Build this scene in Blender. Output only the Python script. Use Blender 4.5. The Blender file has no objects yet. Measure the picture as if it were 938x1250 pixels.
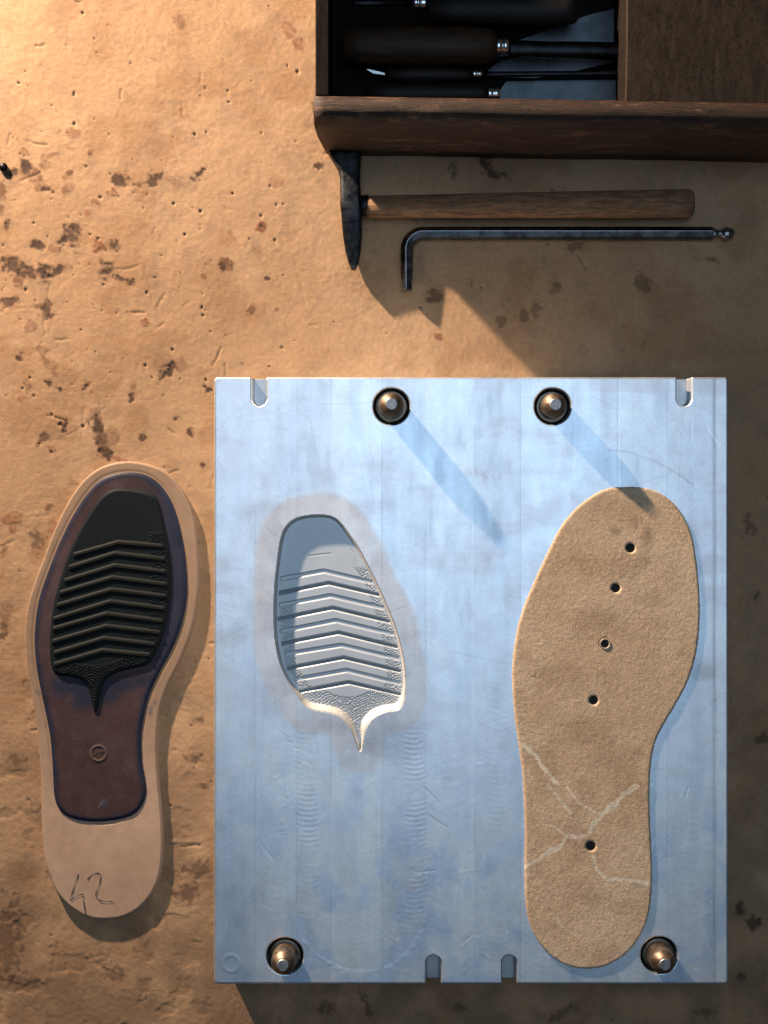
import bpy, math, random
import numpy as np
from mathutils import Vector

# ---------------------------------------------------------------- units
# u = 0.535 mm; the photograph's frame at table height is 938 x 1250 u
U = 0.000535
CAM_H = 1650.0
CX, CY = 469.0, 625.0
T_PLATE = 90.0          # top of mould block
H_BOX = 144.0           # rim of tool box
def W(px, py, h=0.0, z=None):
    """image point of something at height h -> world metres"""
    s = (1 - h / CAM_H) * U
    return ((px - CX) * s, -(py - CY) * s, (h if z is None else z) * U)

scene = bpy.context.scene
# ---------------------------------------------------------------- camera
cam_d = bpy.data.cameras.new('camera')
cam = bpy.data.objects.new('camera', cam_d)
scene.collection.objects.link(cam)
cam.location = (0, 0, CAM_H * U)
cam_d.sensor_fit = 'VERTICAL'
cam_d.sensor_height = 24
cam_d.lens = 24 * CAM_H / 1250.0
cam_d.clip_start = 0.01
cam_d.clip_end = 50
scene.camera = cam
scene.render.engine = 'CYCLES'
scene.render.resolution_x = 768
scene.render.resolution_y = 1024
scene.view_settings.view_transform = 'Standard'
scene.view_settings.look = 'None'
scene.view_settings.exposure = 0.0
scene.view_settings.gamma = 1.0
# ---------------------------------------------------------------- light
world = bpy.data.worlds.new('World'); scene.world = world
world.use_nodes = True
bg = world.node_tree.nodes['Background']
bg.inputs[0].default_value = (0.92, 0.88, 0.88, 1)
bg.inputs[1].default_value = 0.02
# low warm lamp beyond the upper left corner
ld = bpy.data.lights.new('warm_lamp', 'POINT')
ld.energy = 160.0
ld.color = (1.0, 0.78, 0.58)
ld.shadow_soft_size = 0.014
lo = bpy.data.objects.new('warm_lamp', ld)
lo.location = W(-720, -960)[:2] + (440 * U,)
scene.collection.objects.link(lo)
# wide pale window light overhead
ad = bpy.data.lights.new('skylight', 'AREA')
ad.shape = 'RECTANGLE'; ad.size = 1.15; ad.size_y = 1.25
ad.energy = 10.9
ad.color = (0.54, 0.76, 1.0)
ao = bpy.data.objects.new('skylight', ad)
ao.location = (0.12, 0.24, 2.1)
ao.rotation_euler = (0, 0, 0)
scene.collection.objects.link(ao)

# ---------------------------------------------------------------- numpy helpers
def sstep(a, b, x):
    t = np.clip((x - a) / (b - a), 0, 1)
    return t * t * (3 - 2 * t)
def vnoise(X, Y, sx, sy=None, seed=0):
    sy = sy or sx
    rs = np.random.RandomState(seed)
    N = 256
    L = rs.rand(N, N)
    x = X / sx + 37.3; y = Y / sy + 91.7
    xi = np.floor(x).astype(int); yi = np.floor(y).astype(int)
    fx = x - xi; fy = y - yi
    fx = fx * fx * (3 - 2 * fx); fy = fy * fy * (3 - 2 * fy)
    a = L[xi % N, yi % N]; b = L[(xi + 1) % N, yi % N]
    c = L[xi % N, (yi + 1) % N]; d = L[(xi + 1) % N, (yi + 1) % N]
    return (a * (1 - fx) + b * fx) * (1 - fy) + (c * (1 - fx) + d * fx) * fy * 1.0
def fbm(X, Y, s, octv=4, seed=0, sy=None, gain=0.5):
    sy = sy or s
    v = 0; a = 1; t = 0
    for k in range(octv):
        # rotate the lattice a little at each octave
        c, q = math.cos(0.6 * k), math.sin(0.6 * k)
        if s != sy: c, q = 1, 0
        v = v + a * vnoise(X * c - Y * q, X * q + Y * c, s, sy, seed + 17 * k)
        t += a; a *= gain; s *= 0.5; sy *= 0.5
    return v / t            # 0..1
def segdist(X, Y, p, q):
    px, py = p; qx, qy = q
    dx, dy = qx - px, qy - py
    L = dx * dx + dy * dy + 1e-9
    t = np.clip(((X - px) * dx + (Y - py) * dy) / L, 0, 1)
    return np.hypot(X - px - t * dx, Y - py - t * dy)
def polyline_dist(X, Y, pts):
    d = np.full(X.shape, 1e9)
    for a, b in zip(pts[:-1], pts[1:]):
        d = np.minimum(d, segdist(X, Y, a, b))
    return d
def smooth_closed(pts, step=3.0):
    n = len(pts); out = []
    for i in range(n):
        p0, p1, p2, p3 = (np.array(pts[(i + k - 1) % n], float) for k in range(4))
        m = max(1, int(np.hypot(*(p2 - p1)) / step))
        for k in range(m):
            t = k / m
            out.append(tuple(0.5 * ((2 * p1) + (-p0 + p2) * t + (2 * p0 - 5 * p1 + 4 * p2 - p3) * t * t + (-p0 + 3 * p1 - 3 * p2 + p3) * t ** 3)))
    return out
def sdf(X, Y, poly):
    """signed distance, positive inside"""
    d = np.full(X.shape, 1e9); inside = np.zeros(X.shape, bool)
    n = len(poly)
    for i in range(n):
        p, q = poly[i], poly[(i + 1) % n]
        d = np.minimum(d, segdist(X, Y, p, q))
        c = ((p[1] > Y) != (q[1] > Y))
        with np.errstate(divide='ignore', invalid='ignore'):
            xi = (q[0] - p[0]) * (Y - p[1]) / (q[1] - p[1] + 1e-12) + p[0]
        inside ^= (c & (X < xi))
    return np.where(inside, d, -d)
def mixc(C, col, m):
    m = m[..., None]
    return C * (1 - m) + np.array(col) * m

# ---------------------------------------------------------------- scene helpers
COL = scene.collection
def origin(o):
    v = Vector((0, 0, 0))
    while o is not None:
        v += o.location; o = o.parent
    return v
def tag(o, label=None, cat=None, group=None, kind=None):
    if label: o['label'] = label
    if cat: o['category'] = cat
    if group: o['group'] = group
    if kind: o['kind'] = kind
    return o
def thing(name, loc, label, cat, group=None):
    o = bpy.data.objects.new(name, None); COL.objects.link(o)
    o.location = loc; o.empty_display_size = 0.01
    return tag(o, label, cat, group)
def link_mesh(name, me, m, parent):
    o = bpy.data.objects.new(name, me); COL.objects.link(o)
    if m: me.materials.append(m)
    o.parent = parent
    return o
def obj(name, verts, faces, m, parent=None, smooth=False, bevel=0.0, seg=2, angle=35):
    off = origin(parent) if parent else Vector((0, 0, 0))
    me = bpy.data.meshes.new(name)
    me.from_pydata([(v[0] - off.x, v[1] - off.y, v[2] - off.z) for v in verts], [], faces)
    me.update()
    import bmesh
    bm = bmesh.new(); bm.from_mesh(me)
    bmesh.ops.recalc_face_normals(bm, faces=bm.faces)
    bm.to_mesh(me); bm.free()
    o = link_mesh(name, me, m, parent)
    if smooth:
        for p in me.polygons: p.use_smooth = True
    if bevel:
        b = o.modifiers.new('edge', 'BEVEL'); b.width = bevel * U; b.segments = seg
        b.limit_method = 'ANGLE'; b.angle_limit = math.radians(angle)
    return o
def grid(name, xs, ys, Z, h, m, parent=None, keep=None, col=None, extra=None):
    """height field: xs, ys image px at height h, Z in u"""
    off = origin(parent) if parent else Vector((0, 0, 0))
    nx, ny = len(xs), len(ys)
    s = (1 - h / CAM_H) * U
    X, Y = np.meshgrid(xs, ys)
    co = np.stack([(X - CX) * s - off.x, -(Y - CY) * s - off.y, Z * U - off.z], -1).reshape(-1, 3)
    idx = np.arange(nx * ny).reshape(ny, nx)
    a = idx[:-1, :-1]; b = idx[:-1, 1:]; c = idx[1:, 1:]; d = idx[1:, :-1]
    F = np.stack([a, d, c, b], -1)
    if keep is not None:
        k = keep[:-1, :-1] | keep[:-1, 1:] | keep[1:, 1:] | keep[1:, :-1]
        F = F[k]
    F = F.reshape(-1, 4)
    used = np.zeros(nx * ny, bool); used[F.ravel()] = True
    remap = np.cumsum(used) - 1
    co = co[used]; F = remap[F]
    me = bpy.data.meshes.new(name)
    me.vertices.add(len(co)); me.vertices.foreach_set('co', co.astype(np.float32).ravel())
    me.loops.add(F.size); me.loops.foreach_set('vertex_index', F.astype(np.int32).ravel())
    me.polygons.add(len(F))
    me.polygons.foreach_set('loop_start', (np.arange(len(F)) * 4).astype(np.int32))
    me.polygons.foreach_set('loop_total', np.full(len(F), 4, np.int32))
    me.polygons.foreach_set('use_smooth', np.ones(len(F), bool))
    me.update(calc_edges=True)
    if col is not None:
        at = me.attributes.new('Col', 'FLOAT_COLOR', 'POINT')
        C = np.concatenate([np.clip(col, 0, 1), np.ones(col.shape[:2] + (1,))], -1).reshape(-1, 4)[used]
        at.data.foreach_set('color', C.astype(np.float32).ravel())
    if extra is not None:
        at = me.attributes.new('Rough', 'FLOAT', 'POINT')
        at.data.foreach_set('value', extra.reshape(-1)[used].astype(np.float32))
    return link_mesh(name, me, m, parent)

# ---------------------------------------------------------------- materials
def new_mat(name):
    m = bpy.data.materials.new(name); m.use_nodes = True
    nt = m.node_tree
    return m, nt, nt.nodes['Principled BSDF']
def nd(nt, t, **kw):
    n = nt.nodes.new(t)
    for k, v in kw.items(): setattr(n, k, v)
    return n
def noise(nt, scale, detail=4, rough=0.55, stretch=None, vec=None):
    tc = nd(nt, 'ShaderNodeTexCoord')
    mp = nd(nt, 'ShaderNodeMapping')
    nt.links.new(tc.outputs['Object'], mp.inputs[0])
    mp.inputs['Scale'].default_value = stretch or (1, 1, 1)
    n = nd(nt, 'ShaderNodeTexNoise')
    nt.links.new(mp.outputs[0], n.inputs['Vector'])
    n.inputs['Scale'].default_value = scale
    n.inputs['Detail'].default_value = detail
    n.inputs['Roughness'].default_value = rough
    return n
def ramp(nt, src, stops):
    r = nd(nt, 'ShaderNodeValToRGB')
    e = r.color_ramp.elements
    while len(e) < len(stops): e.new(0.5)
    for q, (p, c) in zip(e, stops):
        q.position = p; q.color = tuple(c) + (1,) if len(c) == 3 else c
    nt.links.new(src, r.inputs[0])
    return r
def painted(name, rough=0.7, metallic=0.0, grain=((900, 0.25), (250, 0.15)), bumps=((1200, 0.0002),), spec=0.3, rough_attr=False, sheen=0):
    """surface whose own colour comes from the Col attribute, with fine procedural grain"""
    m, nt, b = new_mat(name)
    a = nd(nt, 'ShaderNodeAttribute', attribute_name='Col')
    cur = a.outputs['Color']
    for sc, amt in grain:
        n = noise(nt, sc, 3)
        r = nd(nt, 'ShaderNodeMapRange')
        r.inputs['From Min'].default_value = 0.3; r.inputs['From Max'].default_value = 0.7
        r.inputs['To Min'].default_value = 1 - amt; r.inputs['To Max'].default_value = 1 + amt
        nt.links.new(n.outputs[0], r.inputs[0])
        mx = nd(nt, 'ShaderNodeVectorMath', operation='SCALE')
        nt.links.new(cur, mx.inputs[0]); nt.links.new(r.outputs[0], mx.inputs['Scale'])
        cur = mx.outputs[0]
    nt.links.new(cur, b.inputs['Base Color'])
    b.inputs['Roughness'].default_value = rough
    b.inputs['Metallic'].default_value = metallic
    b.inputs['Specular IOR Level'].default_value = spec
    if rough_attr:
        ra = nd(nt, 'ShaderNodeAttribute', attribute_name='Rough')
        nt.links.new(ra.outputs['Fac'], b.inputs['Roughness'])
    prev = None
    for sc, dist in bumps:
        n = noise(nt, sc, 4, 0.6)
        bp = nd(nt, 'ShaderNodeBump'); bp.inputs['Strength'].default_value = 1
        bp.inputs['Distance'].default_value = dist
        nt.links.new(n.outputs[0], bp.inputs['Height'])
        if prev: nt.links.new(prev, bp.inputs['Normal'])
        prev = bp.outputs[0]
    if prev: nt.links.new(prev, b.inputs['Normal'])
    return m
def wood(name, dark, light, scale=60, stretch=(1, 12, 12), rough=0.6, spec=0.3, pores=0.5, bump=0.0002, worn=None):
    m, nt, b = new_mat(name)
    n = noise(nt, scale, 8, 0.62, stretch)
    r = ramp(nt, n.outputs[0], [(0.32, dark), (0.68, light)])
    n2 = noise(nt, scale * 3, 6, 0.7, (stretch[0] * 0.6, stretch[1] * 2, stretch[2] * 2))
    r2 = ramp(nt, n2.outputs[0], [(0.36, (1 - pores,) * 3), (0.52, (1, 1, 1))])
    mx = nd(nt, 'ShaderNodeMix', data_type='RGBA', blend_type='MULTIPLY')
    mx.inputs[0].default_value = 1
    nt.links.new(r.outputs[0], mx.inputs[6]); nt.links.new(r2.outputs[0], mx.inputs[7])
    cur = mx.outputs[2]
    if worn:
        n3 = noise(nt, 40, 10, 0.85, (.7, 2.5, 2.5))
        r3 = ramp(nt, n3.outputs[0], [(0.53, (0, 0, 0)), (0.62, (1, 1, 1))])
        m2 = nd(nt, 'ShaderNodeMix', data_type='RGBA')
        nt.links.new(r3.outputs[0], m2.inputs[0]); nt.links.new(cur, m2.inputs[6])
        m2.inputs[7].default_value = tuple(worn) + (1,)
        cur = m2.outputs[2]
    nt.links.new(cur, b.inputs['Base Color'])
    b.inputs['Roughness'].default_value = rough
    b.inputs['Specular IOR Level'].default_value = spec
    bp = nd(nt, 'ShaderNodeBump'); bp.inputs['Distance'].default_value = bump
    nt.links.new(n2.outputs[0], bp.inputs['Height']); nt.links.new(bp.outputs[0], b.inputs['Normal'])
    return m
def metal(name, c1, c2, rough=(0.3, 0.5), scale=150, bump=0.00005, metallic=1.0, stretch=None):
    m, nt, b = new_mat(name)
    n = noise(nt, scale, 6, 0.65, stretch)
    r = ramp(nt, n.outputs[0], [(0.38, c1), (0.62, c2)])
    nt.links.new(r.outputs[0], b.inputs['Base Color'])
    mr = nd(nt, 'ShaderNodeMapRange'); nt.links.new(n.outputs[0], mr.inputs[0])
    mr.inputs['From Min'].default_value = 0.3; mr.inputs['From Max'].default_value = 0.7
    mr.inputs['To Min'].default_value = rough[0]; mr.inputs['To Max'].default_value = rough[1]
    nt.links.new(mr.outputs[0], b.inputs['Roughness'])
    b.inputs['Metallic'].default_value = metallic
    bp = nd(nt, 'ShaderNodeBump'); bp.inputs['Distance'].default_value = bump
    nt.links.new(n.outputs[0], bp.inputs['Height']); nt.links.new(bp.outputs[0], b.inputs['Normal'])
    return m

M_TABLE = painted('worn_board', 0.75, grain=((1500, .12), (300, .08)), bumps=((2400, .00026), (800, .00012)), spec=0.25)
M_PLATE = painted('milled_aluminium', metallic=0.8, grain=((700, .05), (90, .05)), bumps=((1600, .00002), (60, .0001)), rough_attr=True, spec=0.5)
M_CAVITY = painted('blasted_aluminium', metallic=0.4, rough=0.5, grain=((1500, .06),), bumps=((2500, .00003),), spec=0.5)
M_LEATHER = painted('tanned_leather', 0.6, grain=((1800, .06), (160, .08)), bumps=((2500, .00003),), spec=0.35)
M_DYED = painted('dyed_leather', 0.5, grain=((900, .2), (120, .18)), bumps=((2200, .00003),), spec=0.22)
M_RUBBER = painted('black_rubber', 0.6, grain=((700, .1),), bumps=((3000, .00002),), spec=0.10)
M_SUEDE = painted('suede', 0.95, grain=((1500, .24), (420, .08)), bumps=((1700, .0004),), spec=0.1)

# ================================================================= TABLE
dense_x = np.arange(-30, 969, 1.5); dense_y = np.arange(-30, 1281, 1.5)
far = [-2600, -1600, -900, -450, -200, -90]
xs = np.concatenate([far, dense_x, [1050, 1200, 1500, 2100, 3100, 4200]])
ys = np.concatenate([far, dense_y, [1350, 1500, 1800, 2400, 3300, 4200]])
X, Y = np.meshgrid(xs, ys)
win = sstep(-80, -30, X) * sstep(1020, 968, X) * sstep(-80, -30, Y) * sstep(1340, 1280, Y)
Z = ((fbm(X, Y, 90, 3, 1) - .5) * 2.2 + (fbm(X, Y, 14, 4, 2) - .5) * .42 + (fbm(X, Y, 4.5, 2, 3) - .5) * .26 + (vnoise(X, Y, 3.1, 3.1, 4) - .5) * .22)
C = np.ones(X.shape + (3,)) * np.array((0.53, 0.335, 0.185))
C = mixc(C, (0.62, 0.41, 0.24), sstep(.45, .7, fbm(X, Y, 130, 4, 5)) * .6)
C = mixc(C, (0.40, 0.225, 0.11), sstep(.5, .72, fbm(X, Y, 46, 5, 6)) * .55)
C = mixc(C, (0.35, 0.24, 0.15), sstep(.55, .75, fbm(X, Y, 20, 4, 8)) * .35)
# lamp falloff put into the colour: patchy darkening towards the lower edge
painted_shade = sstep(650, 1180, Y + (fbm(X, Y, 150, 3, 9) - .5) * 260) * sstep(.35, .7, fbm(X, Y, 38, 5, 10))
C = mixc(C, (0.26, 0.165, 0.10), painted_shade * .6)
wx = (fbm(X, Y, 9, 4, 11, gain=.7) - .5) * 15; wy = (fbm(X, Y, 9, 4, 12, gain=.7) - .5) * 15
RED = (0.27, 0.095, 0.045); DRK = (0.075, 0.045, 0.032); BRN = (0.21, 0.105, 0.055)
stains = [  # x, y, rx, ry, angle, colour, strength, rough
 (219,25,8,12,-30,BRN,.6),(352,36,7,12,-35,RED,.55),(364,54,6,9,-30,RED,.6),(88,162,11,6,10,RED,.5),(86,179,7,3,0,RED,.35),
 (28,186,6,6,0,RED,.6),(112,186,5,4,0,BRN,.8),(25,168,7,3,0,RED,.3),(32,205,7,6,0,DRK,.9),(14,213,9,4,-20,DRK,.8),(42,214,10,8,0,BRN,.7),(56,200,7,6,0,BRN,.7),
 (48,226,8,8,0,BRN,.75),(58,230,7,3,10,DRK,.8),(82,212,6,6,0,BRN,.85),(84,229,10,6,0,BRN,.6),(2,232,6,12,0,BRN,.8),(2,256,5,6,0,BRN,.7),(9,274,3,7,0,DRK,.7),(60,190,14,3,-20,BRN,.5),
 (147,220,10,7,15,DRK,.8),(138,233,6,6,0,RED,.8),(170,224,9,4,-15,BRN,.7),(192,219,8,7,0,DRK,.75),(207,219,6,4,0,BRN,.7),(221,224,10,9,0,BRN,.3),
 (243,213,3.5,8,35,DRK,.9),(337,221,9,9,0,RED,.35),(319,275,7,7,0,RED,.8),(319,276,3,3,0,DRK,.7),(117,246,5,4,0,RED,.7),(106,259,5,4,0,RED,.6),
 (45,298,8,6,0,DRK,.85),(89,286,9,11,20,DRK,.75),(77,294,5,5,0,DRK,.9),(66,304,8,6,0,BRN,.8),(119,300,6.5,7,0,RED,.9),(118,301,3,3,0,BRN,.8),(139,302,8,6,0,DRK,.8),
 (275,324,9,9,0,BRN,.95),(272,327,6,4,0,DRK,.8),(326,340,3.5,3,0,DRK,.9),(340,378,3,3,0,RED,.7),(246,335,3.5,3,0,RED,.7),(17,325,14,9,20,DRK,.75),(34,334,10,6,10,DRK,.75),(22,343,7,8,0,BRN,.8),
 (53,334,8,9,0,DRK,.85),(72,328,11,5,-15,DRK,.8),(132,331,10,7,-20,DRK,.8),(124,320,3,7,0,DRK,.7),(152,343,11,4.5,5,DRK,.8),(11,371,9,6,-10,DRK,.7),
 (57,377,9,9,0,DRK,.75),(306,377,6,7,0,BRN,.95),(176,394,4.5,6,0,RED,.75),(38,398,9,8,0,BRN,.5),(8,316,3,3,0,RED,.8),(25,436,4,3,0,DRK,.9),(28,430,3,2,0,DRK,.9),
 (52,428,5,9,-30,BRN,.55),(61,446,6,14,-32,BRN,.55),(204,455,5,9,35,DRK,.85),(212,446,5,4,0,DRK,.8),(219,444,11,9,0,BRN,.4),(197,440,14,10,0,BRN,.25),(107,472,2.2,6,25,DRK,.8),
 (162,476,4,12,0,BRN,.5),(161,486,3,4,0,DRK,.8),(253,473,4.5,4,0,DRK,.9),(26,487,6,5,0,RED,.4),(33,470,4,9,-15,BRN,.6),(58,468,3,4,-20,DRK,.8),(75,476,3,2,0,DRK,.9),
 (77,520,3.8,7,8,DRK,.95),(51,534,6,5,-30,DRK,.6),(47,540,3,6,30,BRN,.7),(62,549,6,6,0,RED,.6),(119,521,6,12,-15,DRK,.8),(125,540,7,12,0,DRK,.6),(129,552,6,9,-30,DRK,.8),(136,533,10,13,0,BRN,.5),(116,505,9,9,0,BRN,.4),
 (146,560,12,2.5,8,RED,.6),(173,535,3.2,5,25,DRK,.8),(234,528,3,4,0,DRK,.8),(214,511,3,3,0,DRK,.8),(248,569,4,2,-30,DRK,.8),(59,620,6,6,0,BRN,.7),(14,633,14,8,0,RED,.6),(15,642,6,6,0,RED,.6),
 (47,660,7,9,0,DRK,.45),(62,642,6,12,0,RED,.4),(46,676,9,12,0,RED,.3),(4,670,4,9,0,BRN,.6),(8,748,9,12,0,BRN,.5),(5,770,5,9,0,DRK,.5),(93,590,5,4,0,RED,.5),
 (594,200,6,13,-15,DRK,.8),(603,213,5,8,-40,DRK,.7),(555,206,3,12,0,DRK,.4),(615,214,7,3,30,DRK,.6),(530,362,9,7,0,DRK,.55),(535,411,4,4,0,RED,.7),(575,346,3,4,0,DRK,.7),(391,202,6,4,-20,DRK,.8),
 (640,385,7,5,0,DRK,.35),(655,380,5,8,0,DRK,.35),(612,393,5,5,0,DRK,.35),(785,345,8,10,0,DRK,.4),(700,300,10,6,0,DRK,.4),(678,352,5,6,0,DRK,.35),(870,317,6,4,0,DRK,.4),
 (903,1110,7,6,0,DRK,.7),(922,1128,8,7,0,DRK,.7),(905,1195,6,5,0,DRK,.6),(930,900,9,6,0,DRK,.5),(915,640,7,9,0,DRK,.4),(925,730,4,7,0,DRK,.5),
 (8,1150,16,40,5,DRK,.45),(140,1190,12,8,0,DRK,.4),(230,1090,12,9,0,DRK,.45),(236,925,10,5,0,DRK,.5),(20,930,9,6,0,DRK,.35),(244,1060,14,9,0,DRK,.45),(30,1200,22,9,0,DRK,.35),  # first entry paints a shadow falling in from outside the frame
 (398,1230,9,7,0,DRK,.5),(447,1226,14,4,80,DRK,.4),(690,1235,22,4,-30,DRK,.35),(560,1228,7,5,0,DRK,.4),(860,1235,14,5,0,DRK,.35),(240,880,8,4,0,DRK,.5),(250,960,6,4,0,DRK,.5)]
for (sx, sy, rx, ry, an, c, st) in stains:
    i0, i1 = np.searchsorted(xs, [sx - 3 * max(rx, ry) - 8, sx + 3 * max(rx, ry) + 8]); j0, j1 = np.searchsorted(ys, [sy - 3 * max(rx, ry) - 8, sy + 3 * max(rx, ry) + 8])
    sl = (slice(j0, j1), slice(i0, i1))
    a = math.radians(an)
    dx = X[sl] - sx + wx[sl] * .8; dy = Y[sl] - sy + wy[sl] * .8
    q = np.hypot((dx * math.cos(a) + dy * math.sin(a)) / rx, (-dx * math.sin(a) + dy * math.cos(a)) / ry)
    inner = fbm(X[sl], Y[sl], 5, 3, int(sx * 3 + sy))
    msk = sstep(1.12, .82, q) * st * (0.55 + .6 * sstep(.3, .6, inner))
    if c is DRK:
        C[sl] = mixc(C[sl], BRN, sstep(1.7, .8, q + (inner - .5) * 1.2) * st * .85)
        msk = sstep(1.15, .75, q + (inner - .5) * 2.6) * st
    if c is RED: msk *= .85 + .38 * sstep(.5, .95, q)
    C[sl] = mixc(C[sl], c, np.clip(msk, 0, .95))
    Z[sl] += msk * (0.35 if c is not DRK else -.6)
# pin-holes and pits
rnd = random.Random(4)
for k in range(380):
    sx = rnd.uniform(0, 938); sy = rnd.uniform(0, 1250)
    if rnd.random() < .45: sx = rnd.gauss(120, 110); sy = rnd.gauss(330, 170)
    if not (0 < sx < 938 and 0 < sy < 1250): continue
    r = rnd.choice([.65, .75, .85, 1.0, 1.1, 1.6]) * rnd.uniform(.8, 1.15)
    i0, i1 = np.searchsorted(xs, [sx - 7, sx + 7]); j0, j1 = np.searchsorted(ys, [sy - 7, sy + 7])
    sl = (slice(j0, j1), slice(i0, i1))
    q = np.hypot((X[sl] - sx), (Y[sl] - sy) * rnd.uniform(.6, 1.2)) / r
    msk = sstep(1.3, .6, q)
    C[sl] = mixc(C[sl], (0.07, .042, .027), msk * rnd.uniform(.35, .9)); Z[sl] -= msk * 1.4
# cracks, cuts and scored lines
for k in range(110):
    sx = rnd.uniform(-10, 940); sy = rnd.uniform(0, 1250)
    if rnd.random() < .6: sx = rnd.uniform(0, 380)
    an = rnd.choice([rnd.gauss(0, .2), rnd.gauss(1.5, .25), rnd.uniform(0, 3.14)]); L = rnd.choice([8, 14, 22, 60]) * rnd.uniform(.6, 1.3)
    pts = [(sx, sy)]
    for q in range(4):
        an += rnd.uniform(-.25, .25); pts.append((pts[-1][0] + math.cos(an) * L / 4, pts[-1][1] + math.sin(an) * L / 4))
    px = [p[0] for p in pts]; py = [p[1] for p in pts]
    i0, i1 = np.searchsorted(xs, [min(px) - 5, max(px) + 5]); j0, j1 = np.searchsorted(ys, [min(py) - 5, max(py) + 5])
    sl = (slice(j0, j1), slice(i0, i1))
    if i1 - i0 < 2 or j1 - j0 < 2: continue
    msk = sstep(2.0, .2, polyline_dist(X[sl] + wx[sl] * .15, Y[sl] + wy[sl] * .15, pts)) * rnd.uniform(.3, 1) * (1 if L < 30 else .45)
    Z[sl] -= msk * .9; C[sl] = mixc(C[sl], (0.16, .09, .05), msk * .35)
# rougher, crumbling patches low on the left
pt = .5 * sstep(.6, .68, fbm(X, Y, 26, 5, 31)) * sstep(620, 900, Y) * sstep(300, 200, X)
Z -= pt * 1.0
C = mixc(C, (0.19, 0.11, 0.06), pt * .45)
C = C * np.array((.80, .765, .765))
table = grid('table_top', xs, ys, np.where(win > 0, Z * win, 0), 0, M_TABLE, col=C)
tag(table, 'worn tan workbench surface with brown stains, pits and scratches', 'table', kind='structure')

# ================================================================= MOULD BLOCK
CAV = smooth_closed([(385,629),(405,631),(416,639),(427,654),(438.5,671),(448,689),(459.5,711.5),(472,739.5),(483,767.5),(490,793),(494,818),(494.5,840),(493,855),(486,866),(470,869),(456,876),(447,888),(443.5,902),(441,916),(439,917),(434,902),(427,888),(416,876),(402,870),(380,865.5),(370,859),(364,850),(352,832),(342,809.5),(336.5,781.5),(335,748),(336.2,714),(339.8,681),(343.5,658),(350,643),(363,633)], 2.5)
PINS = [(478,496),(675,496),(348,1167),(805,1166)]
SLOTS = [(316.5,1),(835.5,1),(529.5,-1),(622,-1)]
mould = thing('mould_block', W(575, 830, T_PLATE, 0), 'pale blue-grey milled metal mould with a sole-shaped cavity and four guide pins', 'mould')
xs = np.arange(258.5, 893, 1.0); ys = np.arange(457.5, 1206, 1.0)
X, Y = np.meshgrid(xs, ys)
x0, x1, y0, y1 = 261.3, 889.7, 460.0, 1201.8
rr = 5.0
qx = np.abs(X - (x0 + x1) / 2) - (x1 - x0) / 2 + rr; qy = np.abs(Y - (y0 + y1) / 2) - (y1 - y0) / 2 + rr
dr = -(np.hypot(np.maximum(qx, 0), np.maximum(qy, 0)) + np.minimum(np.maximum(qx, qy), 0) - rr)
Z = np.full(X.shape, T_PLATE)
Z -= (1 - sstep(0, 2.2, dr)) * 1.3                    # eased edge
# right hand edge: shallow step left by the cutter
Z -= sstep(869, 876, X) * .2
def drop(Z, d, depth, lip=.6):       # d positive inside a recess
    Z = np.minimum(Z, T_PLATE - lip * sstep(-1.2, .2, d))
    return np.where(d > -.1, np.minimum(Z, T_PLATE - lip - (depth - lip) * np.clip((d + .1) / 1.2, 0, 1)), Z)
for px, py in PINS:
    Z = drop(Z, 22.3 - np.hypot(X - px, Y - py), 30)
slot_in = np.full(X.shape, -99.)
for sx, sg in SLOTS:
    ye = 486.5 if sg > 0 else 1175.5
    inside = 9.2 - np.where((Y - ye) * sg > 0, np.hypot(X - sx, Y - ye), np.abs(X - sx))
    Z = drop(Z, inside, 20, .05); slot_in = np.maximum(slot_in, inside)
dc = sdf(X, Y, CAV)
Z = np.where(dc > 0, np.minimum(Z, T_PLATE - 22 * np.clip(dc / 1.2, 0, 1)), Z)
Z = np.where(dr < 0, np.minimum(Z, (T_PLATE - 1.3) * (1 - np.clip(-dr / 1.1, 0, 1))), Z)
# fine relief of the milled face: chatter arcs, scratches
bands = [262, 312, 362, 404, 466, 520, 580, 636, 700, 755, 815, 873, 890]
rel = np.zeros(X.shape); tint = np.zeros(X.shape); rgh = np.full(X.shape, .47)
for i, (a, b) in enumerate(zip(bands[:-1], bands[1:])):
    q = (X - a) / (b - a); m = (q >= 0) & (q < 1)
    arc = np.sin((Y + 16 * (q - .5) ** 2 * 4) / (1.15 + .3 * (i % 3)) )
    rel += np.where(m, arc * .008, 0)
    tint += np.where(m, [-.02, .02, .0, .05, -.02, .03, -.04, .02, .0, .035, -.02, .05][i], 0)
    rel -= .05 * sstep(1.6, 0, np.abs(X - a)) * (i > 0)
    tint -= .13 * sstep(1.5, 0, np.abs(X - a)) * (i > 0) * sstep(.35, .6, fbm(X, Y, 12, 3, 60 + i, sy=90))
rel *= sstep(.25, .7, fbm(X, Y, 60, 4, 41)) * 1.3
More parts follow.
